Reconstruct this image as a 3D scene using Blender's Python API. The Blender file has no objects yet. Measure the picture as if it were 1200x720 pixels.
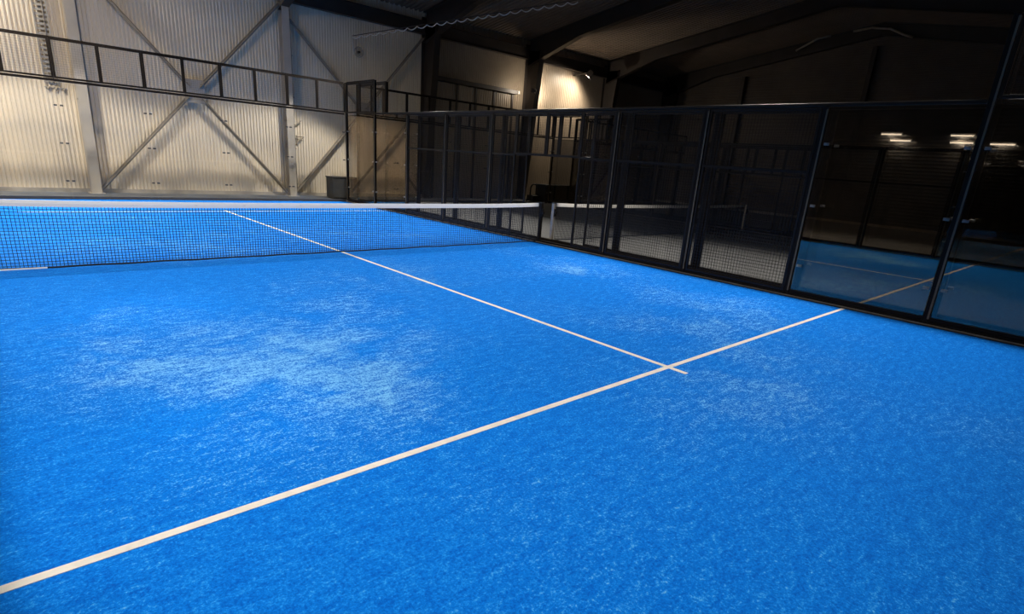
import bpy, bmesh, math, random
from mathutils import Vector, Matrix, Quaternion
random.seed(7)
S = bpy.context.scene
COL = S.collection

# ------------------------------------------------------------------ helpers
class MB:
    """collects vertices and faces, builds one mesh"""
    def __init__(self): self.v = []; self.f = []; self.s = []
    def face(self, idx, smooth=False): self.f.append(idx); self.s.append(smooth)
    def box(self, x0, x1, y0, y1, z0, z1, ch=0.0):
        if ch > 0:
            # chamfer the long direction's edges
            dx, dy, dz = x1-x0, y1-y0, z1-z0
            m = max(dx, dy, dz)
            c = Vector(((x0+x1)/2, (y0+y1)/2, (z0+z1)/2))
            if m == dz: self.bar((c.x, c.y, z0), (c.x, c.y, z1), dx, dy, ch, (1, 0, 0))
            elif m == dx: self.bar((x0, c.y, c.z), (x1, c.y, c.z), dy, dz, ch, (0, 1, 0))
            else: self.bar((c.x, y0, c.z), (c.x, y1, c.z), dx, dz, ch, (1, 0, 0))
            return self
        n = len(self.v)
        self.v += [(x0,y0,z0),(x1,y0,z0),(x1,y1,z0),(x0,y1,z0),(x0,y0,z1),(x1,y0,z1),(x1,y1,z1),(x0,y1,z1)]
        for q in ((0,3,2,1),(4,5,6,7),(0,1,5,4),(1,2,6,5),(2,3,7,6),(3,0,4,7)):
            self.face([n+i for i in q])
        return self
    def bar(self, p, q, w, d, ch=0.0, ref=None, caps=True):
        """bar from p to q, w wide along ref, d deep across it, chamfered edges"""
        p, q = Vector(p), Vector(q)
        t = (q-p).normalized()
        r = Vector(ref) if ref else (Vector((0,0,1)) if abs(t.z) < .9 else Vector((1,0,0)))
        a = (r - t*r.dot(t)).normalized(); b = t.cross(a)
        hw, hd = w/2, d/2
        if ch > 0:
            pr = [(hw-ch,-hd),(hw,-hd+ch),(hw,hd-ch),(hw-ch,hd),(-hw+ch,hd),(-hw,hd-ch),(-hw,-hd+ch),(-hw+ch,-hd)]
        else:
            pr = [(hw,-hd),(hw,hd),(-hw,hd),(-hw,-hd)]
        self.sweep([p, q], pr, a, b, caps)
        return self
    def sweep(self, pts, prof, a, b, caps=True, smooth=False):
        n0 = len(self.v); k = len(prof)
        for P in pts:
            for (u, w) in prof: self.v.append(tuple(P + a*u + b*w))
        for i in range(len(pts)-1):
            for j in range(k):
                A = n0+i*k+j; B = n0+i*k+(j+1) % k
                self.face([A, B, B+k, A+k], smooth)
        if caps:
            self.face([n0+j for j in reversed(range(k))]); self.face([n0+(len(pts)-1)*k+j for j in range(k)])
        return self
    def tube(self, pts, r, n=8, caps=True):
        pts = [Vector(p) for p in pts]
        n0 = len(self.v); prev = None
        for i, P in enumerate(pts):
            t = (pts[min(i+1, len(pts)-1)] - pts[max(i-1, 0)]).normalized()
            if prev is None:
                a = t.orthogonal().normalized()
            else:
                a = (prev - t*prev.dot(t)).normalized()
            prev = a; b = t.cross(a)
            for j in range(n):
                an = 2*math.pi*j/n
                self.v.append(tuple(P + a*(math.cos(an)*r) + b*(math.sin(an)*r)))
        for i in range(len(pts)-1):
            for j in range(n):
                A = n0+i*n+j; B = n0+i*n+(j+1) % n
                self.face([A, B, B+n, A+n], True)
        if caps:
            self.face([n0+j for j in reversed(range(n))]); self.face([n0+(len(pts)-1)*n+j for j in range(n)])
        return self
    def mesh(self, name):
        me = bpy.data.meshes.new(name)
        me.from_pydata(self.v, [], self.f)
        me.polygons.foreach_set('use_smooth', self.s)
        me.update()
        return me

def tag(o, label=None, cat=None, group=None, kind=None):
    if label: o['label'] = label
    if cat: o['category'] = cat
    if group: o['group'] = group
    if kind: o['kind'] = kind
    return o
def obj(name, me, mat=None, parent=None, loc=(0,0,0), rz=0.0):
    if isinstance(me, MB): me = me.mesh(name)
    if mat and not me.materials: me.materials.append(mat)
    o = bpy.data.objects.new(name, me); COL.objects.link(o)
    o.location = loc; o.rotation_euler = (0, 0, rz)
    if parent: o.parent = parent
    return o
def thing(name, label, cat, loc=(0,0,0), rz=0.0, group=None):
    o = bpy.data.objects.new(name, None); COL.objects.link(o)
    o.empty_display_size = .2
    o.location = loc; o.rotation_euler = (0, 0, rz)
    return tag(o, label, cat, group)
def struct(name, me, mat):
    return tag(obj(name, me, mat), kind='structure')

# ------------------------------------------------------------------ materials
def mat(name, col, rough=.6, metal=0.0, spec=.5):
    m = bpy.data.materials.new(name); m.use_nodes = True
    b = m.node_tree.nodes['Principled BSDF']
    b.inputs['Base Color'].default_value = (*col, 1)
    b.inputs['Roughness'].default_value = rough
    b.inputs['Metallic'].default_value = metal
    b.inputs['Specular IOR Level'].default_value = spec
    return m
class NT:
    def __init__(self, m): self.t = m.node_tree; self.n = m.node_tree.nodes; self.l = m.node_tree.links; self.b = self.n['Principled BSDF']
    def add(self, typ, **kw):
        x = self.n.new(typ)
        for k, v in kw.items():
            if k.startswith('i_'): x.inputs[k[2:].replace('_', ' ')].default_value = v
            else: setattr(x, k, v)
        return x
    def link(self, a, b): self.l.new(a, b)
    def math(self, op, a, b=None, clamp=False):
        x = self.n.new('ShaderNodeMath'); x.operation = op; x.use_clamp = clamp
        for i, q in enumerate((a, b)):
            if q is None: continue
            if isinstance(q, (int, float)): x.inputs[i].default_value = q
            else: self.l.new(q, x.inputs[i])
        return x.outputs[0]
    def noise(self, vec, scale, detail=2, rough=.5, dist=0.0):
        x = self.n.new('ShaderNodeTexNoise'); x.inputs['Scale'].default_value = scale
        x.inputs['Detail'].default_value = detail; x.inputs['Roughness'].default_value = rough
        x.inputs['Distortion'].default_value = dist
        self.l.new(vec, x.inputs['Vector']); return x.outputs['Fac']
    def ramp(self, fac, stops):
        x = self.n.new('ShaderNodeValToRGB'); e = x.color_ramp.elements
        while len(e) < len(stops): e.new(.5)
        for i, (p, c) in enumerate(stops):
            e[i].position = p; e[i].color = (*c, 1) if len(c) == 3 else c
        self.l.new(fac, x.inputs[0]); return x.outputs[0]
    def remap(self, fac, a, b, c=0.0, d=1.0):
        x = self.n.new('ShaderNodeMapRange'); x.clamp = True
        for i, q in enumerate((a, b, c, d)): x.inputs[i+1].default_value = q
        self.l.new(fac, x.inputs[0]); return x.outputs[0]
    def mix(self, fac, a, b):
        x = self.n.new('ShaderNodeMix'); x.data_type = 'RGBA'
        for i, q in ((0, fac), (6, a), (7, b)):
            if isinstance(q, (int, float)): x.inputs[i].default_value = q
            elif isinstance(q, tuple): x.inputs[i].default_value = (*q, 1)
            else: self.l.new(q, x.inputs[i])
        return x.outputs[2]
    def obj(self, scale=None):
        c = self.n.new('ShaderNodeTexCoord')
        if scale is None: return c.outputs['Object']
        m = self.n.new('ShaderNodeMapping'); m.inputs['Scale'].default_value = scale
        self.l.new(c.outputs['Object'], m.inputs['Vector']); return m.outputs[0]
    def bump(self, h, strength, dist):
        x = self.n.new('ShaderNodeBump'); x.inputs['Strength'].default_value = strength
        x.inputs['Distance'].default_value = dist
        self.l.new(h, x.inputs['Height']); self.l.new(x.outputs[0], self.b.inputs['Normal'])

def noisy(name, col, rough, amount=.25, scale=1.5, metal=0.0, spec=.5, fine=0.0):
    """a plain finish with uneven wear"""
    m = mat(name, col, rough, metal, spec); t = NT(m)
    f = t.noise(t.obj(), scale, 5, .6)
    lo = tuple(c*(1-amount) for c in col); hi = tuple(min(1, c*(1+amount)) for c in col)
    c = t.ramp(f, [(.3, lo), (.7, hi)])
    t.link(c, t.b.inputs['Base Color'])
    if fine: t.bump(t.noise(t.obj(), 180, 3, .6), fine, .004)
    return m

def turf_material(name, dark, mid, light, wear_col, wear_spots, wear_amount):
    m = mat(name, mid, .95, 0, .12); t = NT(m)
    oc = t.obj()
    grain = t.noise(oc, 66, 4, .85)
    grain2 = t.noise(oc, 30, 5, .8)
    st = t.noise(t.obj((1.1, 2.6, 1)), 6, 5, .65, .4)
    big = t.noise(oc, .42, 4, .55, .3)
    # sand swept into uneven patches where play wears the pile
    wear = None
    sep = t.add('ShaderNodeSeparateXYZ'); t.link(oc, sep.inputs[0])
    for (x, y, rx, ry, a) in wear_spots:
        dx = t.math('DIVIDE', t.math('SUBTRACT', sep.outputs[0], x), rx*1.35)
        dy = t.math('DIVIDE', t.math('SUBTRACT', sep.outputs[1], y), ry*1.35)
        d = t.math('ADD', t.math('MULTIPLY', dx, dx), t.math('MULTIPLY', dy, dy))
        g = t.math('MULTIPLY', t.math('POWER', 2.718, t.math('MULTIPLY', d, -1.0)), a*.50)
        wear = g if wear is None else t.math('ADD', wear, g)
    patch = t.remap(t.noise(oc, 1.3, 8, .66, .6), .32, .68, .15, 1.0)
    w = t.math('MULTIPLY', wear, patch) if wear is not None else t.math('MULTIPLY', patch, .3)
    w = t.math('ADD', w, t.remap(big, .40, .66, .14, .50))
    g = t.math('ADD', t.math('MULTIPLY', grain, .5), t.math('ADD', t.math('MULTIPLY', grain2, .3), t.math('MULTIPLY', st, .2)))
    base = t.mix(t.remap(g, .43, .55), dark, mid)
    base = t.mix(t.remap(g, .52, .61, 0, .7), base, light)
    # pale flecks: the more sand, the more of the pile tips it covers
    thr = t.math('SUBTRACT', .610, t.math('MULTIPLY', t.math('MINIMUM', w, 1.0), .150))
    k = t.math('MULTIPLY', t.math('SUBTRACT', g, thr), 13.0, True)
    k = t.math('MULTIPLY', k, wear_amount, True)
    t.link(t.mix(k, base, wear_col), t.b.inputs['Base Color'])
    t.bump(g, .5, .008)
    return m

M = {}
M['turf'] = turf_material('blue_turf', (.0, .118, .60), (.0005, .225, .86), (.04, .42, .97), (.26, .64, .96),
    [(-3.9, -3.2, .7, 1.5, 1.2), (-3.3, -5.2, .8, 1.0, .9), (-2.6, -5.8, 1.0, .7, .8), (-1.4, -3.6, 1.0, 1.5, .9), (-.3, -2.4, 1.4, 1.0, .7),
     (1.6, -6.0, 1.4, .8, 1.0), (.9, -7.7, 1.0, .8, .9), (2.2, -7.3, 1.2, .6, .8), (3.4, -4.2, 1.0, 1.8, .8), (2.9, -2.6, 1.2, 1.0, .7), (-.9, -7.6, .8, .6, .6), (-4.0, -4.2, .7, .5, .8), (-2.2, -4.6, .8, .8, .9),
     (-2.0, 2.0, 2.0, 1.5, .8), (2.0, 3.0, 2.0, 2.0, .8), (-3, 5, 1.5, 1.5, .8)], .72)
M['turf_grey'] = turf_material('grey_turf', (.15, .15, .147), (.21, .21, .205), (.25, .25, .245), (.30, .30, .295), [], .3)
M['line'] = noisy('line_fibre', (.80, .77, .69), .9, .08, 9, 0, .2, .3)
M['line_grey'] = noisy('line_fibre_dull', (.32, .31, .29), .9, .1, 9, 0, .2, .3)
M['steel'] = noisy('black_steel', (.0105, .0078, .0058), .5, .3, 3, 0, .10)
M['steel2'] = noisy('black_steel_rubbed', (.013, .010, .0078), .36, .3, 4, 0, .22)
M['wire'] = mat('black_wire', (.012, .010, .009), .4, 0, .4)
M['alu'] = noisy('dull_aluminium', (.32, .29, .25), .45, .2, 5, .6)
M['clamp'] = mat('bright_clamp', (.26, .24, .21), .35, .3)
M['net'] = mat('net_cord', (.006, .010, .020), .8)
M['concrete'] = noisy('hall_concrete', (.16, .165, .17), .8, .25, 1.2, 0, .3, .15)
M['plinth'] = noisy('concrete_plinth', (.42, .38, .32), .85, .2, 2.5, 0, .3, .2)
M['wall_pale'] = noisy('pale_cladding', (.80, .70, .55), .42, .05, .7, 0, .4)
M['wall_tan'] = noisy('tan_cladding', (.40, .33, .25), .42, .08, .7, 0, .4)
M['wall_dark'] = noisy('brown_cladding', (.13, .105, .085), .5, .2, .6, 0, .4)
M['roof'] = noisy('roof_deck', (.20, .15, .11), .5, .2, .5, .0, .3)
M['frame'] = noisy('frame_steel', (.050, .040, .034), .5, .2, 1.0, .1)
M['column'] = noisy('painted_column', (.47, .42, .35), .5, .12, 1.4, 0, .3)
M['brace'] = noisy('galvanised_brace', (.30, .26, .21), .5, .15, 3, 0, .3)
M['conduit'] = noisy('grey_conduit', (.42, .39, .34), .5, .15, 4, .2)
M['black_plastic'] = noisy('black_plastic', (.008, .008, .009), .6, .2, 3)
M['grey_box'] = noisy('dark_grey_panel', (.05, .047, .044), .6, .2, 3)
M['white_paint'] = noisy('white_paint', (.7, .68, .62), .5, .08, 3)

def tape_material():
    m = mat('net_tape', (.8, .74, .66), .7); t = NT(m)
    f = t.noise(t.obj((3.0, 1, 14)), 2.2, 5, .7)
    c = t.ramp(f, [(.40, (.93, .89, .82)), (.62, (.90, .85, .77)), (.70, (.55, .53, .52)), (.8, (.40, .39, .40))])
    t.link(c, t.b.inputs['Base Color']); return m
M['tape'] = tape_material()

def glass_material(name, tint, f0):
    m = bpy.data.materials.new(name); m.use_nodes = True
    n = m.node_tree.nodes; l = m.node_tree.links; n.clear()
    out = n.new('ShaderNodeOutputMaterial'); mx = n.new('ShaderNodeMixShader')
    tr = n.new('ShaderNodeBsdfTransparent'); gl = n.new('ShaderNodeBsdfGlossy')
    tr.inputs[0].default_value = (*tint, 1); gl.inputs[0].default_value = (1, .80, .60, 1)
    gl.inputs['Roughness'].default_value = .0
    lw = n.new('ShaderNodeLayerWeight'); lw.inputs[0].default_value = .5
    p = n.new('ShaderNodeMath'); p.operation = 'POWER'; p.inputs[1].default_value = 5
    l.new(lw.outputs['Facing'], p.inputs[0])
    a = n.new('ShaderNodeMath'); a.operation = 'MULTIPLY_ADD'; a.inputs[1].default_value = .9; a.inputs[2].default_value = f0
    l.new(p.outputs[0], a.inputs[0])
    l.new(a.outputs[0], mx.inputs[0]); l.new(tr.outputs[0], mx.inputs[1]); l.new(gl.outputs[0], mx.inputs[2])
    l.new(mx.outputs[0], out.inputs[0]); return m
M['glass'] = glass_material('clear_court_glass', (.96, .96, .95), .022)
M['glass_smoked'] = glass_material('smoked_court_glass', (.65, .66, .67), .12)
def emitter(name, col, strength):
    m = bpy.data.materials.new(name); m.use_nodes = True
    b = m.node_tree.nodes['Principled BSDF']
    b.inputs['Base Color'].default_value = (.8, .8, .8, 1)
    b.inputs['Emission Color'].default_value = (*col, 1); b.inputs['Emission Strength'].default_value = strength
    return m
M['lens'] = emitter('lamp_lens', (1, .95, .88), 12)
M['batten'] = emitter('batten_tube', (1, .97, .92), 5)

# ------------------------------------------------------------------ hall shell
X0, X1, Y0, Y1 = -18.0, 28.0, -11.0, 12.6
EAVE, RIDGE_Y, RIDGE_Z = 7.5, .8, 9.35
def roof_z(y): return RIDGE_Z - (RIDGE_Z-EAVE)*abs(y-RIDGE_Y)/11.8
def rib_profile(a, b, pitch, depth):
    """trapezoid ribs from a to b: list of (position, offset)"""
    out = []; n = int((b-a)/pitch)
    for i in range(n+1):
        s = a + i*pitch
        for q, d in ((0, 0), (.42*pitch, 0), (.52*pitch, depth), (.90*pitch, depth)):
            if s+q <= b: out.append((s+q, d))
    out.append((b, 0)); return out
def ribbed_wall(prof, place, lo, hi, thick, place_back):
    m = MB()
    for (s, d) in prof:
        m.v.append(place(s, d, lo)); m.v.append(place(s, d, hi(s)))
    for i in range(len(prof)-1):
        m.face([2*i, 2*i+2, 2*i+3, 2*i+1])
    return m
fl = MB(); fl.box(X0-.2, X1+.2, Y0-.2, Y1+.2, -.30, -.02)
struct('floor', fl, M['concrete'])
def solid_strip(prof, place):
    """ribbed sheet with real thickness: place(s, depth, end, layer)"""
    m = MB()
    for (s, d) in prof:
        m.v += [place(s, d, 0, 0), place(s, d, 1, 0), place(s, d, 0, 1), place(s, d, 1, 1)]
    n = len(prof)
    for i in range(n-1):
        a = 4*i; b = a+4
        m.face([a, b, b+1, a+1]); m.face([a+2, a+3, b+3, b+2])
        m.face([a, a+2, b+2, b]); m.face([a+1, b+1, b+3, a+3])
    m.face([0, 1, 3, 2]); e = 4*(n-1); m.face([e, e+2, e+3, e+1])
    return m
def wall_long(x0, x1, y, sgn, z0, z1, pitch=.105, depth=.032):
    return solid_strip(rib_profile(x0, x1, pitch, depth),
        lambda s, d, e, k: (s, y - sgn*d if k == 0 else y + sgn*.12, (z0, z1)[e]))
struct('wall_back', wall_long(X0, 9.9, Y1, 1, .10, EAVE+.1), M['wall_pale'])
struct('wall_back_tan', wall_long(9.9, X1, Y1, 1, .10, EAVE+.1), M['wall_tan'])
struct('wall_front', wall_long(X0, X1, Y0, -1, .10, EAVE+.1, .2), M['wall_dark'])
def wall_gable(x, sgn, y0, y1):
    # horizontal ribs, cut to the roof pitch by tracking the end of each rib
    m = MB(); prof = rib_profile(0.10, RIDGE_Z, .16, .03)
    def ends(z):
        if z <= EAVE: return y0, y1
        k = (RIDGE_Z - z)/(RIDGE_Z-EAVE)
        return RIDGE_Y + (y0-RIDGE_Y)*k, RIDGE_Y + (y1-RIDGE_Y)*k
    def place(s, d, e, k):
        return (x - sgn*d if k == 0 else x + sgn*.12, ends(s)[e], s)
    return solid_strip(prof, place)
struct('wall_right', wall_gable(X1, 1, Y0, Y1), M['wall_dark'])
struct('wall_left', wall_gable(X0, -1, Y0, Y1), M['concrete'])
def roof():
    prof = rib_profile(X0, X1, .22, .05); m = MB()
    for (s, d) in prof:
        for (y, z) in ((Y0-.1, roof_z(Y0-.1)), (RIDGE_Y, RIDGE_Z), (Y1+.1, roof_z(Y1+.1))):
            m.v.append((s, y, z - d)); m.v.append((s, y, z + .14))
    for i in range(len(prof)-1):
        a = 6*i; b = a+6
        for j in (0, 2):
            m.face([a+j, a+j+2, b+j+2, b+j]); m.face([a+j+1, b+j+1, b+j+3, a+j+3])
        m.face([a, b, b+1, a+1]); m.face([a+4, a+5, b+5, b+4])
    return m
struct('ceiling', roof(), M['roof'])
def plinth(x0, x1, y0, y1):
    m = MB(); m.box(x0, x1, y0, y1, -.02, .10); return m
struct('baseboard_back', plinth(X0, X1, Y1-.06, Y1+.12), M['plinth'])
struct('baseboard_front', plinth(X0, X1, Y0-.12, Y0+.06), M['plinth'])
struct('baseboard_right', plinth(X1-.06, X1+.12, Y0, Y1), M['plinth'])
struct('baseboard_left', plinth(X0-.12, X0+.06, Y0, Y1), M['plinth'])

# portal frames: column + haunched rafter per grid line
def hsection(m, p, q, w, d, ref, tf=.016, tw=.012):
    """H profile swept from p to q; w flange width along ref, d depth"""
    p, q = Vector(p), Vector(q); t = (q-p).normalized(); a = Vector(ref); b = t.cross(a)
    for s in (-1, 1):
        c = b*(s*(d/2-tf/2)); m.bar(p+c, q+c, w, tf, 0, ref)
    m.bar(p, q, tw, d-2*tf, 0, ref)
GRID = [-14.2, -8.2, -2.2, 3.9, 9.9, 15.9, 21.9, 27.8]
COLLAB = {-2.2: 'tan steel H column beside the cable ladder on the pale wall',
    3.9: 'steel H column with downpipe and small bracket arm on the pale wall',
    9.9: 'dark steel column at the wall corner left of the big sliding door',
    15.9: 'wide black steel column left of the brightly lit wall bay',
    21.9: 'black steel column right of the brightly lit wall bay',
    27.8: 'black steel column in the far dark corner of the hall',
    -8.2: 'tan steel H column left of the picture edge on the pale wall', -14.2: 'tan steel H column in the far left end of the hall'}
for gx in GRID:
    pale = gx < 9
    mt = M['column'] if pale else M['frame']
    c = thing('steel_column', COLLAB[gx], 'column', (gx, 12.34, -.02))
    m = MB(); D0, D1 = .38, (.42 if pale else 1.0)
    if gx >= 9:   # tapered web, deep at the eave
        yi0, yi1 = -.16, -.80
        m2 = MB()
        for s in (-1, 1):
            pass
        W = .30
        # outer flange, inner sloping flange, web
        m.box(-W/2, W/2, .20, .22, 0, 7.3)
        n = len(m.v)
        m.v += [(-W/2, yi0, 0), (W/2, yi0, 0), (W/2, yi0+.02, 0), (-W/2, yi0+.02, 0), (-W/2, yi1, 7.0), (W/2, yi1, 7.0), (W/2, yi1+.02, 7.0), (-W/2, yi1+.02, 7.0)]
        for q in ((0,3,2,1),(4,5,6,7),(0,1,5,4),(1,2,6,5),(2,3,7,6),(3,0,4,7)): m.face([n+i for i in q])
        n = len(m.v)
        m.v += [(-.006, yi0+.02, 0), (.006, yi0+.02, 0), (.006, .20, 0), (-.006, .20, 0), (-.006, yi1+.02, 7.0), (.006, yi1+.02, 7.0), (.006, .20, 7.0), (-.006, .20, 7.0)]
        for q in ((0,3,2,1),(4,5,6,7),(0,1,5,4),(1,2,6,5),(2,3,7,6),(3,0,4,7)): m.face([n+i for i in q])
    else:
        hsection(m, (0, 0, 0), (0, 0, 7.2), .26, .36, (1, 0, 0))
        for z in (2.72, 6.6): m.box(-.125, .125, -.164, .164, z, z+.015)
    obj('shaft', m, mt, c)
    b = MB(); b.box(-.2, .2, -.24, .24, 0, .025); obj('base_plate', b, mt, c)
    # rafter with haunch
    r = thing('roof_rafter', None, 'beam', (gx, 0, 0))
    m = MB()
    for sgn, ye in ((1, 12.45), (-1, -10.85)):
        pts = [(ye, 1.15), (RIDGE_Y + (ye-RIDGE_Y)*.72, .62), (RIDGE_Y, .55)]
        for i in range(2):
            (ya, da), (yb, db) = pts[i], pts[i+1]
            for x0, x1, zt, zb in ((-.006, .006, None, None), (-.14, .14, 'b', None), (-.14, .14, 't', None)):
                za, zb2 = roof_z(ya)-.06, roof_z(yb)-.06
                if zt is None: q = [(za-da, za), (zb2-db, zb2)]
                elif zt == 'b': q = [(za-da-.016, za-da), (zb2-db-.016, zb2-db)]
                else: q = [(za-.016, za), (zb2-.016, zb2)]
                n = len(m.v)
                m.v += [(x0, ya, q[0][0]), (x1, ya, q[0][0]), (x1, yb, q[1][0]), (x0, yb, q[1][0]), (x0, ya, q[0][1]), (x1, ya, q[0][1]), (x1, yb, q[1][1]), (x0, yb, q[1][1])]
                for f in ((0,3,2,1),(4,5,6,7),(0,1,5,4),(1,2,6,5),(2,3,7,6),(3,0,4,7)): m.face([n+k for k in f])
    obj('beam', m, M['frame'], r)
    r['label'] = {-14.2: 'dark roof rafter at the far left end of the hall', -8.2: 'dark roof rafter left of the picture edge', -2.2: 'dark roof rafter over the tan column with the cable ladder',
        3.9: 'dark roof rafter over the column with the downpipe', 9.9: 'dark roof rafter rising from the column left of the sliding door',
        15.9: 'black haunched roof rafter left of the lit wall bay', 21.9: 'black haunched roof rafter right of the lit wall bay', 27.8: 'black roof rafter along the far dark gable wall'}[gx]
# eave beams between columns
EV = {0: 'dark eave beam over the left end of the pale wall', 1: 'dark eave beam left of the picture edge', 2: 'dark eave beam over the wall bay with the crossed braces and junction plate', 3: 'dark eave beam over the wall bay with the round fitting',
      4: 'dark eave beam above the big sliding door', 5: 'pale eave beam above the brightly lit wall bay', 6: 'dark eave beam at the far corner of the hall'}
for i in range(len(GRID)-1):
    m = MB(); L = GRID[i+1]-GRID[i]-.34
    m.box(0, L, -.10, .10, 0, .45, .01); m.box(0, L, -.14, .10, .45, .47); m.box(0, L, -.14, .10, -.02, 0)
    o = obj('eave_beam', m, M['frame'] if i > 1 else M['column'], None, (GRID[i]+.17, 12.40, 6.62))
    tag(o, EV[i], 'beam')
# gable wall posts
for k, (y, lab) in enumerate(((7.4, 'thin dark post on the far gable wall, left of two'), (1.0, 'thin dark post under the ridge of the far gable wall, right of two'))):
    m = MB(); m.bar((0, 0, 0), (0, 0, roof_z(y)-1.02), .22, .22, .01); o = obj('gable_post', m, M['frame'], None, (27.82, y, -.02)); tag(o, lab, 'post')

# crossed wall braces
def brace(p, q, lab, w=.11):
    m = MB(); P, Q = Vector(p), Vector(q)
    L = (Q-P).length; d = (Q-P).normalized()
    # angle profile: two legs
    m.bar((0,0,0), tuple(Q-P), w, .012, 0, (0, 1, 0)); 
    nn = d.cross(Vector((0, 1, 0))).normalized()
    m.bar(tuple(nn*(w/2)*0 + Vector((0, w/2, 0))), tuple(Q-P + Vector((0, w/2, 0))), .012, w, 0, (0, 1, 0))
    o = obj('wall_brace', m, M['brace'], None, p); tag(o, lab, 'brace')
YB = 12.32
brace((-2.05, YB, .10), (.70, YB, 3.15), 'diagonal steel brace rising from the foot of the tan column to the junction plate')
brace((3.75, YB, .10), (1.0, YB, 3.15), 'diagonal steel brace rising leftwards from the foot of the downpipe column to the junction plate')
brace((-2.05, YB, 6.45), (.70, YB, 3.42), 'diagonal steel brace falling from the head of the tan column to the junction plate')
brace((3.75, YB, 6.45), (1.0, YB, 3.42), 'diagonal steel brace falling leftwards from the head of the downpipe column to the junction plate')
brace((4.06, YB, .10), (6.78, YB, 3.17), 'diagonal steel brace rising rightwards from the foot of the downpipe column')
brace((9.70, YB, 6.45), (7.02, YB, 3.42), 'diagonal steel brace falling leftwards from the hall corner near the sliding door')
brace((4.06, YB, 6.1), (6.78, YB, 3.42), 'diagonal steel brace falling rightwards from the head of the downpipe column')
brace((9.70, YB, .10), (7.02, YB, 3.17), 'diagonal steel brace rising leftwards from the foot of the corner column')
for gx, lab in ((.85, 'square steel junction plate where four braces meet left of the downpipe column'), (6.9, 'square steel junction plate where four braces meet right of the downpipe column')):
    t = thing('gusset_plate', lab, 'plate', (gx, YB+.03, 3.29))
    m = MB(); m.box(-.30, .30, 0, .018, -.36, .36); obj('plate', m, M['column'], t)
    for sx in (-1, 1):
        for sz in (-1, 1):
            m = MB(); m.tube([(sx*.2, -.02, sz*.24), (sx*.2, 0, sz*.24)], .02, 6); obj('bolt', m, M['brace'], t)
    m = MB(); m.box(-.06, .06, .018, .21, -.06, .06); obj('spacer', m, M['column'], t)

# bits on the pale wall
t = thing('cable_ladder', 'vertical perforated cable ladder on the pale wall left of the tan column', 'cable ladder', (-2.86, 12.48, 3.05))
for sx in (-.15, .15):
    m = MB(); m.bar((sx, 0, 0), (sx, 0, 4.2), .03, .06, 0, (1, 0, 0)); obj('rail', m, M['conduit'], t)
m = MB()
for i in range(34): m.box(-.14, .14, -.012, .012, .04+i*.122, .10+i*.122)
obj('rungs', m, M['conduit'], t)
m = MB(); m.tube([(.06, -.02, 0), (.06, -.02, 4.2)], .016, 8); obj('cable', m, M['brace'], t)
m = MB(); m.box(-.18, .34, .055, .085, -.12, -.09); obj('strip', m, M['conduit'], t)
for i in range(3):
    m = MB(); m.tube([(-.10+i*.18, .03, -.19), (-.07+i*.18, .02, -.09)], .026, 8); obj('gland', m, M['brace'], t)
t = thing('downpipe', 'thin pale pipe running down beside the column with the bracket arm', 'pipe', (4.14, 12.50, .1))
m = MB(); m.tube([(0, 0, 0), (0, 0, 6.3)], .045, 10); obj('pipe', m, M['conduit'], t)
for z in (.3, 1.6, 2.45, 3.4, 4.8):
    m = MB(); m.box(-.06, .06, -.055, .066, z, z+.03); obj('clip', m, M['brace'], t)
t = thing('wall_bracket', 'small triangular steel bracket arm beside the downpipe', 'bracket', (4.22, 12.48, 2.15))
m = MB(); m.bar((0, 0, 0), (.30, 0, 0), .03, .03); obj('arm', m, M['brace'], t)
m = MB(); m.bar((.02, 0, -.22), (.27, 0, -.015), .025, .025); obj('strut', m, M['brace'], t)
m = MB(); m.bar((.0, 0, -.26), (.0, 0, .05), .03, .03); obj('wall_bar', m, M['brace'], t)
m = MB(); m.bar((.02, 0, .42), (.22, 0, .58), .025, .025); obj('upper_stay', m, M['brace'], t)
# round fitting with pale arm
t = thing('round_wall_fan', 'round fan-like fitting with a pale arm high on the pale wall', 'fan', (6.82, 12.50, 5.46))
m = MB(); ring = [(math.cos(a*math.pi/12)*.18, -.03, math.sin(a*math.pi/12)*.18) for a in range(25)]
m.tube(ring, .018, 6, False); obj('ring', m, M['column'], t)
m = MB(); m.tube([(0, -.09, 0), (0, .03, 0)], .045, 10); obj('hub', m, M['frame'], t)
m = MB()
for k in range(4):
    an = k*math.pi/2+.4; m.bar((0, -.04, 0), (math.cos(an)*.16, -.03, math.sin(an)*.16), .05, .006, 0, (0, 1, 0))
obj('blades', m, M['column'], t)
m = MB(); m.bar((-.20, -.03, -.12), (-.25, -.03, .45), .04, .03); obj('arm', m, M['white_paint'], t)

# wavy hanging cable (festoon) from the wall to the roof
t = thing('festoon_cable', 'wavy pale cable looped along a wire from the pale wall up to the roof', 'cable', (6.55, 12.45, 5.98))
P0, P1 = Vector((0, 0, 0)), Vector((4.05, -7.9, 1.05))
m = MB(); m.tube([tuple(P0), tuple(P1)], .014, 6); obj('wire', m, M['frame'], t)
N = 22; pts = []
for i in range(N):
    for j in range(8):
        u = (i+j/8)/N; s = math.sin(j/8*math.pi)
        p = P0.lerp(P1, u); pts.append((p.x, p.y, p.z - .03 - .085*s))
m = MB(); m.tube(pts, .017, 6); obj('looped_cable', m, M['white_paint'], t)

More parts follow.
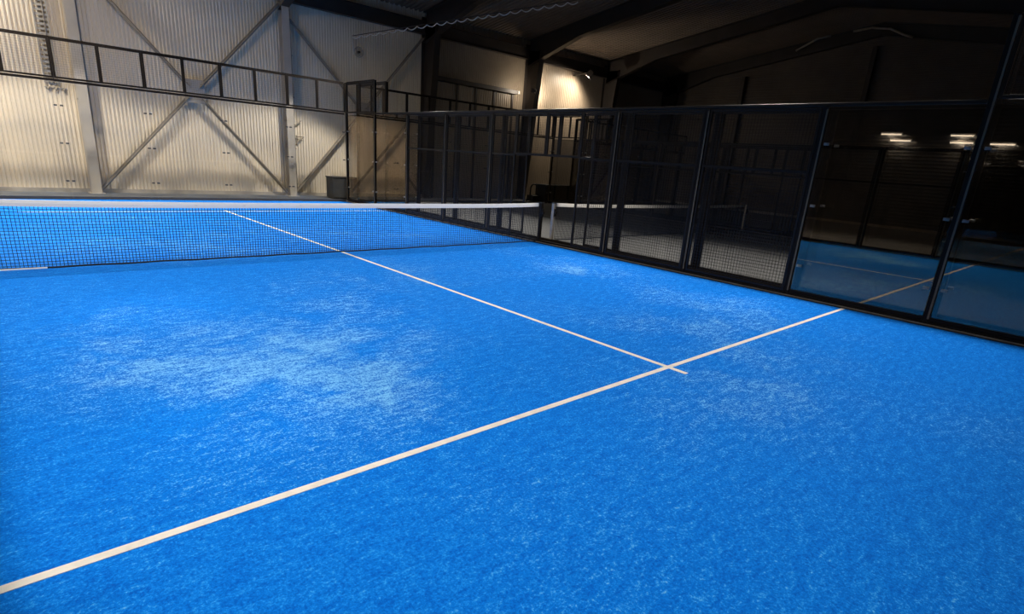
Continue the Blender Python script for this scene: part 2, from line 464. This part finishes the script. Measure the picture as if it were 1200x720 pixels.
# sliding door in the bay left of the wide black column
m = MB()
prof = rib_profile(0, 4.6, .13, .03)
door = solid_strip(prof, lambda s, d, e, k: (s, -d if k == 0 else .06, (.02, 4.95)[e]))
t = thing('sliding_door', 'tall ribbed sliding door under a long rail, beside the wide black column', 'door', (10.35, 12.44, -.02))
obj('leaf', door, M['wall_tan'], t)
m = MB(); m.box(-.3, 4.75, -.22, .10, 4.96, 5.14, .01); obj('header_rail', m, M['frame'], t)
m = MB()
for x in (0, 1.2, 2.3, 3.4, 4.55): m.box(x-.05, x+.05, -.07, -.03, 0, 4.95)
obj('stiles', m, M['frame'], t)
m = MB(); m.box(4.74, 4.84, -.24, .10, 4.98, 5.12); obj('end_stop', m, M['conduit'], t)

# ------------------------------------------------------------------ padel court pieces
PITCH = 2/36
CACHE = {}
def wire_mesh(L, H):
    """welded wire grid, L long (local x), H high"""
    k = ('wire', L, H)
    if k not in CACHE:
        m = MB(); r = .0010 if H < 1 else .0018
        nx = round(L/PITCH); nz = round(H/PITCH)
        for i in range(1, nx): m.bar((i*L/nx, 0, 0), (i*L/nx, 0, H), 2*r, 2*r, 0, (1, 0, 0), False)
        for j in range(1, nz): m.bar((0, .004, j*H/nz), (L, .004, j*H/nz), 2*r, 2*r, 0, (0, 0, 1), False)
        me = m.mesh('wire_mesh'); me.materials.append(M['wire']); CACHE[k] = me
    return CACHE[k]
def frame_mesh(L, H, mids, mull):
    k = ('frame', L, H, mids, mull); wm = .05
    if k not in CACHE:
        m = MB(); w = .045
        m.box(0, w, -w/2, w/2, 0, H, .004); m.box(L-w, L, -w/2, w/2, 0, H, .004)
        m.box(w, L-w, -w/2, w/2, 0, w, .004); m.box(w, L-w, -w/2, w/2, H-w, H, .004)
        for z in mids: m.box(w, L-w, -w/2, w/2, z-w/2, z+w/2, .004)
        for x in mull: m.box(x-.042, x+.042, -w/2, w/2, w, H-w, .004)
        me = m.mesh('frame'); me.materials.append(M['steel2']); CACHE[k] = me
    return CACHE[k]
def simple(key, fn, mt):
    if key not in CACHE:
        me = fn().mesh(key if isinstance(key, str) else key[0]); me.materials.append(mt); CACHE[key] = me
    return CACHE[key]
def mesh_panel(lab, loc, rz, L, H, mids=(), mull=(), group=None, name='mesh_panel'):
    t = thing(name, lab, 'fence panel', loc, rz, group)
    obj('frame', frame_mesh(L, H, mids, mull), None, t)
    obj('wire_mesh', wire_mesh(L-.04, H-.04), None, t, (.02, 0, .02))
    return t
def glass_panel(lab, loc, rz, L, H, group=None, tone='glass_smoked'):
    t = thing('glass_panel', lab, 'glass panel', loc, rz, group)
    def pane():
        m = MB(); m.box(.001, L-.001, -.006, .006, 0, H); return m
    obj('pane', simple(('pane', L, H, tone), pane, M[tone]), None, t)
    def clamp():
        m = MB(); m.box(-.035, .035, -.02, .02, -.02, .02, .004); m.tube([(0, -.045, 0), (0, .045, 0)], .016, 10); return m
    for x in (.06, L-.06):
        for z in (.42, 1.39, 2.33):
            obj('clamp', simple(('clamp', tone), clamp, M['clamp'] if tone != 'glass' else M['grey_box']), None, t, (x, 0, z))
    def chan():
        m = MB(); m.box(0, L, -.024, -.008, -.02, .015); m.box(0, L, .008, .024, -.02, .015); m.box(0, L, -.024, .024, -.035, -.02); return m
    obj('channel', simple(('channel', L), chan, M['steel'] if tone != 'glass' else M['grey_box']), None, t)
    return t
M['lit_face'] = noisy('lit_face_grey', (.13, .10, .065), .45, .2, 4, 0, .15)  # pale strip on dark posts: light on one face put into the colour
def post(lab, loc, H, out, group=None, rz=0, w=.08, d=.08):
    t = thing('fence_post', lab, 'post', loc, rz, group)
    def shaft():
        m = MB(); m.box(-w/2, w/2, -d/2, d/2, 0, H, .006); return m
    obj('shaft', simple(('shaft', H, w, d), shaft, M['steel']), None, t)
    def cap():
        m = MB(); m.box(-w/2-.004, w/2+.004, -d/2-.004, d/2+.004, 0, .012); return m
    obj('cap', simple(('cap', w, d), cap, M['steel2']), None, t, (0, 0, H))
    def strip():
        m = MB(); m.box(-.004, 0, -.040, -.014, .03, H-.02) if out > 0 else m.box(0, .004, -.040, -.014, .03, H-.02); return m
    obj('lit_face_strip', simple(('strip', H, out), strip, M['lit_face']), None, t, (-out*w/2, 0, 0))
    return t
def rail(lab, p, q, w=.05, d=.05, group=None):
    m = MB(); P = Vector(p); Q = Vector(q); m.bar((0, 0, 0), tuple(Q-P), w, d, .006)
    return tag(obj('fence_rail', m, M['steel2'], None, p), lab, 'rail', group)

ORD = ['first', 'second', 'third', 'fourth', 'fifth', 'sixth']
BAYS = [(-10, -8), (-8, -6), (-6, -4), (-4, -2), (-2, 0), (0, 2), (2, 4), (4, 6), (6, 8), (8, 10)]
def court_side(cname, sname, xf, out, ylo=-10, yhi=10, full=True):
    """one long side; xf = inner face, out = +1 if outside is +x"""
    xc = xf + out*.04
    S_ = f"{cname}'s {sname} side"
    for y in range(-10, 12, 2):
        if y < ylo or y > yhi or y == 0: continue
        H = 4.0 if abs(y) >= 8 else 3.0
        k = abs(y)//2
        if abs(y) == 10: lab = f"tall black corner post, {S_}, {'behind the camera' if y < 0 else 'at the far end'}"
        else: lab = f"black fence post on {S_}, {ORD[k-1]} {'toward the camera' if y < 0 else 'past the net'}"
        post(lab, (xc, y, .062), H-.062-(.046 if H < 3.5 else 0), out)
    for (a, b) in BAYS:
        if a < ylo or b > yhi: continue
        k = int(abs((a+b)/2)//2); dirn = 'toward the camera' if b <= 0 else 'past the net'
        base = f"{ORD[k]} bay {dirn}, {S_}"
        L = b-a-.098; loc = (xc, a+.049, .065)
        if k in (3, 4):
            glass_panel(f"tall glass panel, {base}", (xc, a+.049, .10), math.pi/2, L, 2.865)
            if k == 4: mesh_panel(f"mesh strip above glass, {base}", (xc, a+.049, 3.032), math.pi/2, L, .948, (), (.96,))
        elif k in (1, 2):
            mesh_panel(f"black wire mesh panel, {base}", loc, math.pi/2, L, 2.905, (1.935,))
        else:
            # door bay: fixed leaf beside the opening, transom above it
            if b <= 0: mesh_panel(f"narrow mesh panel by doorway, {base}", (xc, -1.951, .065), math.pi/2, .899, 2.905, (1.935,)); 
            else: mesh_panel(f"narrow mesh panel by doorway, {base}", (xc, 1.052, .065), math.pi/2, .899, 2.905, (1.935,))
            if b <= 0: mesh_panel(f"short mesh panel over doorway, {base}", (xc, -1.05, 2.005), math.pi/2, 1.045, .96)
            else: mesh_panel(f"short mesh panel over doorway, {base}", (xc, .005, 2.005), math.pi/2, 1.045, .96)
    rail(f"long black top rail along {S_}", (xc, -7.955, 3.0), (xc, 7.955, 3.0), .05, .06)
    for (a, b, w) in ((-10, -8, 'behind the camera'), (8, 10, 'at the far corner')):
        if a >= ylo and b <= yhi: rail(f"short high rail on {S_}, {w}", (xc, a+.046, 4.012), (xc, b-.046, 4.012), .05, .03)
    # base kerb with metal edge
    t = thing('base_rail', f"black base rail with dull metal edge along {S_}", 'base rail', (xf, 0, 0))
    m = MB(); m.box(min(0, out*.09), max(0, out*.09), ylo, yhi, -.02, .06, 0); obj('kerb', m, M['steel'], t)
    m = MB(); m.box(min(0, -out*.05), max(0, -out*.05), ylo, yhi, -.02, .022, 0); obj('edge_strip', m, M['alu'], t)
    m = MB(); m.box(min(-out*.085, -out*.05), max(-out*.085, -out*.05), ylo, yhi, -.02, .014, 0); obj('rubber_lip', m, M['black_plastic'], t)

def court_end(cname, x0, yf, out, which):
    """end wall: five glass panels, mesh strip above"""
    yc = yf + out*.04
    xs = [-5, -3, -1, 1, 3, 5]
    PN = ['leftmost', 'second from left', 'middle', 'fourth from left', 'rightmost']
    for i in range(5):
        a = xs[i]
        glass_panel(f"{PN[i]} glass panel of {cname}'s {which} end wall", (x0+a+.002, yc, .065), 0, 1.992, 2.89, None, 'glass')
        mesh_panel(f"{PN[i]} mesh strip along top of {cname}'s {which} end wall", (x0+a+.002, yc, 3.05), 0, 1.996, .945, (), (.998,))
    rail(f"black rail under the mesh strips of {cname}'s {which} end wall", (x0-4.96, yc, 3.0), (x0+4.96, yc, 3.0), .06, .095)
    rail(f"thin top rail of {cname}'s {which} end wall", (x0-4.96, yc, 4.012), (x0+4.96, yc, 4.012), .03, .03)
    t = thing('base_rail', f"black base rail of {cname}'s {which} end wall", 'base rail', (x0, yf, 0))
    m = MB(); m.box(-4.99, 4.99, min(0, out*.09), max(0, out*.09), -.02, .027); obj('kerb', m, M['grey_box'], t)

def net(cname, x0, look):
    t = thing('padel_net', f"{look} net with a tape across the middle of the {cname}", 'net', (x0, 0, 0))
    hw = 4.935
    top = lambda x: .822 + .038*(x/5)**4
    m = MB(); r = .0030; n = round(2*hw/.042)
    for i in range(n+1):
        x = -hw+i*2*hw/n; m.bar((x, 0, .03), (x, 0, top(x)), 2*r, 2*r, 0, (1, 0, 0), False)
    K = 20
    for j in range(1, 20):
        for k in range(K):
            xa, xb = -hw+2*hw*k/K, -hw+2*hw*(k+1)/K
            m.bar((xa, .003, .03+(top(xa)-.03)*j/20), (xb, .003, .03+(top(xb)-.03)*j/20), 2*r, 2*r, 0, (0, 1, 0), False)
    obj('netting', m, M['net'], t)
    m = MB(); pts = [Vector((-hw+2*hw*k/K, 0, top(-hw+2*hw*k/K)+.035)) for k in range(K+1)]
    m.sweep(pts, [(-.011, -.042), (.011, -.042), (.014, .0), (.008, .042), (-.008, .042), (-.014, 0)], Vector((0, 1, 0)), Vector((0, 0, 1)))
    obj('tape', m, M['tape'], t)
    m = MB(); m.tube([(-hw+2*hw*k/40, .004*math.sin(k), .034+.004*math.sin(k*1.7)) for k in range(41)], .013, 8); obj('hem_cord', m, M['net'], t)
    if x0 == 0:
        m = MB(); m.box(-4.93, -4.28, -.016, -.008, .022, .042, .002); obj('hem_tape', m, M['tape'], t)
    for s in (-1, 1):
        p = MB(); p.box(-.04, .04, -.04, .04, .062, .93, .008); q = obj('net_post', p, M['steel'] if x0 == 0 else M['alu'], t, (s*5.04, 0, 0))  # neighbouring court's posts paler: the light falling on them is in the colour
        p = MB(); p.box(-.03, .03, -.075, -.04, .62, .80, .006); p.tube([(0, -.075, .71), (0, -.11, .71)], .03, 10); obj('winch', p, M['steel2'], q)
        p = MB(); p.box(-.045, .045, -.045, .045, .93, .95); obj('cap', p, M['black_plastic'], q)
    return t

def turf(cname, x0, mt, lm, look, XL=-4.912):
    t = thing('artificial_turf', f"{look} artificial turf of the {cname}", 'turf', (x0, 0, 0))
    m = MB(); n = len(m.v)
    m.box(XL, 4.912, -9.99, 9.99, -.02, 0); obj('pile', m, mt, t)
    for y in (-6.95, 6.95):
        m = MB(); m.box(XL+.005, 4.905, y-.027, y+.027, 0, .003); obj('service_line', m, lm, t)
    m = MB(); m.box(-.027, .027, -7.16, 7.16, 0, .0035); obj('centre_line', m, lm, t)

B = 'blue court'
turf(B, 0, M['turf'], M['line'], 'bright blue', -4.985)
net(B, 0, 'fine dark')
court_side(B, 'right', 5.0, 1)
court_side(B, 'left', -5.075, -1)
court_end(B, 0, 10.0, 1, 'far')
court_end(B, 0, -10.0, -1, 'near')
D = 'dark court'
XD = 10.51
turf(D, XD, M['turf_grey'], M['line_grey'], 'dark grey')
net(D, XD, 'dull grey taped')
court_side(D, 'left', XD-5, -1)
court_side(D, 'right', XD+5, 1)
court_end(D, XD, 10.0, 1, 'far')
F = 'furthest court'
XF = 22.1
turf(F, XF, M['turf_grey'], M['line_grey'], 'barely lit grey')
court_side(F, 'left', XF-5, -1)
court_end(F, XF, 10.0, 1, 'far')

# black cabinet and hoop behind the end walls
t = thing('storage_chest', 'black chest behind the gap between the dark court and the furthest court', 'chest', (16.9, 10.75, -.02))
m = MB(); m.box(-1.2, 1.2, -.35, .35, .06, .80, .02); obj('body', m, M['black_plastic'], t)
m = MB(); m.box(-1.24, 1.24, -.38, .38, .80, .87, .015); obj('lid', m, M['black_plastic'], t)
for sx in (-1, 1):
    m = MB(); m.box(sx*1.0-.06, sx*1.0+.06, -.30, .30, 0, .06); obj('foot', m, M['black_plastic'], t)
t = thing('ball_cart', 'black hoop-handled ball cart left of the black chest', 'cart', (15.25, 10.75, -.02))
m = MB(); pts = [(-.24, 0, .05)] + [(-.24*math.cos(a*math.pi/10), 0, .62+.24*math.sin(a*math.pi/10)) for a in range(11)] + [(.24, 0, .05)]
m.tube(pts, .035, 8); obj('hoop_handle', m, M['black_plastic'], t)
m = MB(); m.box(-.26, .26, -.22, .22, .05, .34, .02); obj('basket', m, M['black_plastic'], t)
for sx in (-1, 1):
    m = MB(); m.tube([(sx*.24, -.2, .05), (sx*.28, -.2, .05)], .05, 12); m.tube([(sx*.24, .2, .05), (sx*.28, .2, .05)], .05, 12); obj('wheels', m, M['black_plastic'], t)
t = thing('equipment_box', 'low dark grey box on the hall floor behind the far corner post', 'box', (5.55, 11.5, -.02))
m = MB(); m.box(-.52, .52, -.28, .28, .04, .78, .015); obj('body', m, M['grey_box'], t)
m = MB(); m.box(-.54, .54, -.30, .30, .78, .82, .01); obj('lid', m, M['grey_box'], t)
m = MB(); m.box(-.48, .48, -.24, .24, 0, .04); obj('plinth', m, M['black_plastic'], t)

# cable run on the far gable wall
t = thing('cable_conduit', 'pale bent conduit high on the far dark gable wall', 'conduit', (27.58, 0, 0))
for p in ([(0, 4.7, 8.35), (0, 3.7, 8.83), (0, 3.1, 8.90)], [(0, 2.1, 9.0), (0, 1.3, 9.07), (0, .5, 8.95), (0, -.1, 8.65), (0, -.5, 8.5)]):
    m = MB(); m.tube(p, .05, 8); obj('tube', m, M['conduit'], t)

# ------------------------------------------------------------------ lamps
def area(name, loc, direction, sx, sy, power, col, spread, parent=None):
    L = bpy.data.lights.new(name, 'AREA'); L.shape = 'RECTANGLE'; L.size = sx; L.size_y = sy
    L.energy = power; L.color = col; L.spread = math.radians(spread)
    o = bpy.data.objects.new(name, L); COL.objects.link(o); o.location = loc
    o.rotation_mode = 'QUATERNION'; o.rotation_quaternion = Vector(direction).to_track_quat('-Z', 'Y')
    if parent: o.parent = parent
    return o
def floodlight(loc, direction, power, lab, spread=130, col=(1, .95, .87), size=(.7, .45), group=None, hang=True, wall=None, hood=0, blend=.22):
    t = thing('floodlight', lab, 'lamp', loc, 0, group)
    q = Vector(direction).to_track_quat('-Z', 'Y')
    h = MB(); h.box(-size[0]/2-.03, size[0]/2+.03, -size[1]/2-.03, size[1]/2+.03, .03, .13, .01)
    for i in range(7):
        x = -size[0]/2 + size[0]*i/6; h.box(x-.006, x+.006, -size[1]/2, size[1]/2, .13, .19)
    o = obj('housing', h, M['frame'], t); o.rotation_mode = 'QUATERNION'; o.rotation_quaternion = q
    l = MB(); l.box(-size[0]/2, size[0]/2, -size[1]/2, size[1]/2, .012, .03); o = obj('lens', l, M['lens'], t); o.rotation_mode = 'QUATERNION'; o.rotation_quaternion = q
    if hood:
        h = MB(); a, c = size[0]/2+.02, size[1]/2+.02
        for (x0, x1, y0, y1) in ((-a, a, -c-.01, -c), (-a, a, c, c+.01), (-a-.01, -a, -c-.01, c+.01), (a, a+.01, -c-.01, c+.01)): h.box(x0, x1, y0, y1, -hood, .06)
        o = obj('hood', h, M['frame'], t); o.rotation_mode = 'QUATERNION'; o.rotation_quaternion = q
    if hang:
        b = MB(); top = roof_z(loc[1]) - loc[2] - .04
        b.bar((0, 0, .14), (0, 0, top), .04, .04, .004); obj('hanger', b, M['frame'], t)
    if wall:
        b = MB(); b.bar(tuple(-Vector(direction).normalized()*.13), tuple(Vector(wall)-Vector(loc)), .05, .05, .004); obj('bracket', b, M['frame'], t)
    L = bpy.data.lights.new('lamp_light', 'SPOT'); L.energy = power; L.color = col
    L.spot_size = math.radians(spread); L.spot_blend = blend; L.shadow_soft_size = size[0]*.3
    o = bpy.data.objects.new('lamp_light', L); COL.objects.link(o); o.parent = t
    o.rotation_mode = 'QUATERNION'; o.rotation_quaternion = q
    return t
P = 1380
for y, nm in ((8.1, 'far'), (2.7, 'net far'), (-3.6, 'net near'), (-8.6, 'near')):
    for sx, sn in ((-1, 'left'), (1, 'right')):
        floodlight((sx*5.3, y, 6.75), (-sx*.25, .42 if y < -5 else (.15 if y < 0 else 0), -1), P*(2.2 if y > 5 else (1.18 if y < -5 else 1.0)), f"court floodlight hung from the roof over the {nm} {sn} of the blue court", 104)
floodlight((-5.6, 11.3, 6.6), (.25, .12, -1), 900, 'wall floodlight hung beside the pale wall left of the picture edge', 150)
floodlight((19.3, 11.45, 6.40), (-.45, .55, -1), 900, 'small black floodlight on an arm high on the brightly lit wall', 168, (1, .86, .68), (.34, .2), None, False, (19.3, 12.59, 6.40), .13, 1.0)
floodlight((16.3, 12.15, 5.2), (1, .22, -.05), 220, 'added fill light hidden behind the wide black column', 165, (1, .86, .68), (.3, .2), None, False, (15.98, 12.15, 5.2))  # unseen lamp added to brighten the left part of the bay
floodlight((15.35, 11.5, 5.12), (-.7, 1, .05), 75, 'small wall floodlight fixed on the left of the wide black column', 150, (1, .86, .68), (.2, .14), None, False, (15.76, 11.75, 5.12), .03)
# unseen fill lamps, added to warm and lift the upper walls and roof
for (x, y) in ((-9.0, 3.0), (-3.5, 6.0)):
    t = thing('added_fill_lamp', 'bell-shaped fill lamp added out of view under the roof left of the blue court', 'lamp', (x, y, 7.4), 0, 'added fill lamps')
    m = MB(); rings = [(.06, .30), (.10, .26), (.20, .10), (.24, 0)]
    n0 = 0
    for (r, z) in rings:
        for j in range(20): m.v.append((math.cos(j*math.pi/10)*r, math.sin(j*math.pi/10)*r, z))
    for i in range(3):
        for j in range(20): m.face([i*20+j, (i+1)*20+j, (i+1)*20+(j+1) % 20, i*20+(j+1) % 20], True)
    m.face(list(range(20)))
    obj('shade', m, M['frame'], t)
    m = MB(); m.bar((0, 0, .29), (0, 0, roof_z(y)-7.45), .03, .03); obj('hanger', m, M['frame'], t)
    area('lamp_light', (0, 0, .02), (0.1, .35, -1), .42, .42, 230, (1, .84, .64), 180, t)
# battens on the left gable wall
for (y, z, lab) in ((-.55, 4.40, 'upper twin batten light on the left gable wall, right pair'), (-1.0, 4.12, 'lower twin batten light on the left gable wall, right pair'),
               (-3.35, 4.38, 'upper twin batten light on the left gable wall, left pair'), (-3.40, 4.08, 'lower twin batten light on the left gable wall, left pair'), (-4.85, 4.05, 'single batten light on the left gable wall')):
    t = thing('batten_light', lab, 'lamp', (-17.86, y, z))
    m = MB(); m.box(-.11, 0, -.45, .45, -.03, .06, .01); obj('body', m, M['white_paint'], t)
    m = MB(); m.tube([(-.02+.04, -.42, -.05), (-.02+.04, .42, -.05)], .03, 10); obj('tube', m, M['batten'], t)
    m = MB(); m.box(-.14, -.10, -.1, .1, -.02, .05); obj('fixing', m, M['white_paint'], t)
    area('lamp_light', (.02, 0, -.09), (-.4, 0, -1), .05, .8, 7, (1, .92, .8), 180, t)

# ------------------------------------------------------------------ world, camera, view
w = bpy.data.worlds.new('World'); S.world = w; w.use_nodes = True
w.node_tree.nodes['Background'].inputs[0].default_value = (.02, .02, .02, 1)
w.node_tree.nodes['Background'].inputs[1].default_value = .0
cam = bpy.data.cameras.new('camera'); co = bpy.data.objects.new('camera', cam); COL.objects.link(co)
R = Matrix(((0.7393490229247428, -0.6696617507670846, 0.07011534682073117), (-0.15405238065725635, -0.26961048269056653, -0.9505672262587175), (0.6554623454585778, 0.691999513860323, -0.30249923388831435)))
B3 = Matrix((R[0], -R[1], -R[2])).transposed()
co.matrix_world = Matrix.Translation((-4.72044785, -9.68840501, 1.83329635)) @ B3.to_4x4()
cam.sensor_fit = 'HORIZONTAL'; cam.sensor_width = 36.0
cam.lens = 655.365391/1200*36
cam.shift_x = -(602.276859-600)/1200
cam.shift_y = (397.843509-360)/1200
cam.clip_start = .05; cam.clip_end = 200
S.camera = co
S.view_settings.view_transform = 'Standard'; S.view_settings.look = 'None'
S.view_settings.exposure = 0.0; S.view_settings.gamma = 1.0; S.view_settings.use_curve_mapping = False
